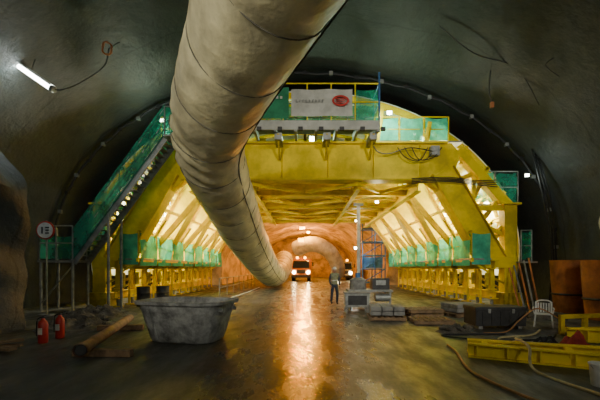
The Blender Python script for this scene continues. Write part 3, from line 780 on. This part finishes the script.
# ---------------------------------------------------------------- lamps
def point(name,loc,w,col,r=0.15,mt=None,fix=True,sc=1.0):
    E=empty(name,loc)
    l=bpy.data.lights.new('bulb','POINT'); l.energy=w; l.color=col; l.shadow_soft_size=r
    o=bpy.data.objects.new('bulb',l); bpy.context.collection.objects.link(o); o.parent=E; o.location=(0,0,0)
    if fix:
        b=B(); b.box((0,0.12,.22),(.4,.1,.28),DARK); b.box((0,.06,.22),(.34,.03,.22),mt or LAMPW); b.tube([(-.24,.12,.2),(-.24,.12,.42),(.24,.12,.42),(.24,.12,.2)],.015,DARK,6,1)
        o2=b.make('lamp_head',E); o2.scale=(sc,sc,sc)
    return E
def spot(name,loc,tgt,w,col,ang=100,r=0.3,mt=None,stand=False):
    E=empty(name,loc); d=(V(tgt)-V(loc)).normalized(); q=d.to_track_quat('-Z','Y').to_euler()
    l=bpy.data.lights.new('beam','SPOT'); l.energy=w; l.color=col; l.spot_size=math.radians(ang); l.spot_blend=1.0; l.shadow_soft_size=r
    o=bpy.data.objects.new('beam',l); bpy.context.collection.objects.link(o); o.parent=E; o.rotation_euler=q
    b=B(); b.box((0,0,.1),(.6,.4,.14),DARK); b.box((0,0,.025),(.54,.34,.02),mt or LAMPW); o2=b.make('lamp_head',E); o2.rotation_euler=q
    if stand:
        b=B(); h=loc[2]
        b.cyl((0,0,-h+.6),(0,0,-.15),.03,GREY,8)
        for k in range(3): b.cyl((0,0,-h+.9),(.6*math.cos(k*2.1),.6*math.sin(k*2.1),-h+.02),.02,GREY,8)
        b.make('fill_tripod',E)  # made-up stand under the added duct fill, out of view
    return E
WARM=(1,.98,.76); GRN=(.62,1,.66); ORG=(1,.42,.05)
for s in(-1,1):
    for y in(17.7,21.4,24.9,28.1):
        point('flood_or_fill_light',(s*8.45,y,4.7),1100,WARM,.25,mt=LAMPG)
    point('flood_or_fill_light',(s*5.6,18,7.9),420,GRN,mt=LAMPG)
    for y in(17.5,24.5): point('flood_or_fill_light',(s*3.6,y,4.9),90,(1,.85,.45),sc=.5)
point('flood_or_fill_light',(0.4,17.6,8.0),140,GRN,mt=LAMPG)
point('flood_or_fill_light',(3.6,14.9,8.2),170,(.8,1,.8),mt=LAMPG,sc=.6)
point('flood_or_fill_light',(-6.2,15.2,8.0),120,(.8,1,.8),mt=LAMPG,sc=.6)  # added lamp, lifts the dark lining left of the arch
point('flood_or_fill_light',(9.6,15.1,5.6),40,(.85,1,.9),mt=LAMPG,sc=.5)  # weak lamp added to brighten the lining on the right
for (x,y,z,w) in((-0.35,32.5,5.2,500),(-0.2,37.5,5.8,1300),(0.4,42,5.8,1700),(0,50,5.4,2600),(0,58,5,2400)):
    point('sodium_lamp',(x,y,z),w,ORG if y>33 else (1,.28,.0),mt=LAMPO)
spot('streak_spot',(-0.35,31.5,4.2),(-.2,14,0),900,(1,.26,.0),34,.2,mt=LAMPO)  # added orange spot, lays the streak on the wet floor
point('flood_or_fill_light',(4.4,30,3.2),120,(.75,.9,1))
spot('flood_or_fill_light',(-6.0,-5,7.2),(0.5,15.5,5.5),4800,(1,.96,.82),52,.5)  # added fill light behind camera, brightens the gantry front
spot('flood_or_fill_light',(7.5,-5,8.0),(3,15.5,4.5),5600,(1,.96,.82),52,.5)  # second added fill behind camera, lights the gantry from the right
spot('flood_or_fill_light',(-4.2,-1.5,2.4),(-2.2,9,5.0),620,(1,.95,.80),75,.3,stand=True)  # low fill added behind camera to brighten the duct
point('flood_or_fill_light',(3.5,-6,6.0),800,(.95,1,.93),.4)  # added ambient fill behind camera, stands for no particular lamp
l=bpy.data.lights.new('tube_light','AREA'); l.shape='RECTANGLE'; l.size=1.6; l.size_y=.12; l.energy=100; l.color=(.85,.97,1)
o=bpy.data.objects.new('tube_light',l); bpy.context.collection.objects.link(o); o.parent=F; o.location=(A+C)/2+V((.08,-.05,-.14)); o.rotation_euler=(0,math.radians(35),0)

w=bpy.data.worlds.new('world'); bpy.context.scene.world=w; w.use_nodes=True
w.node_tree.nodes['Background'].inputs[0].default_value=(.5,.55,.5,1); w.node_tree.nodes['Background'].inputs[1].default_value=0.02

cam=bpy.data.cameras.new('camera'); co=bpy.data.objects.new('camera',cam); bpy.context.collection.objects.link(co)
co.location=(0,0,1.7); co.rotation_euler=(math.pi/2,0,0); cam.lens=21; cam.sensor_width=36; cam.shift_x=-5/600; cam.shift_y=68/600
cam.clip_end=300
bpy.context.scene.camera=co
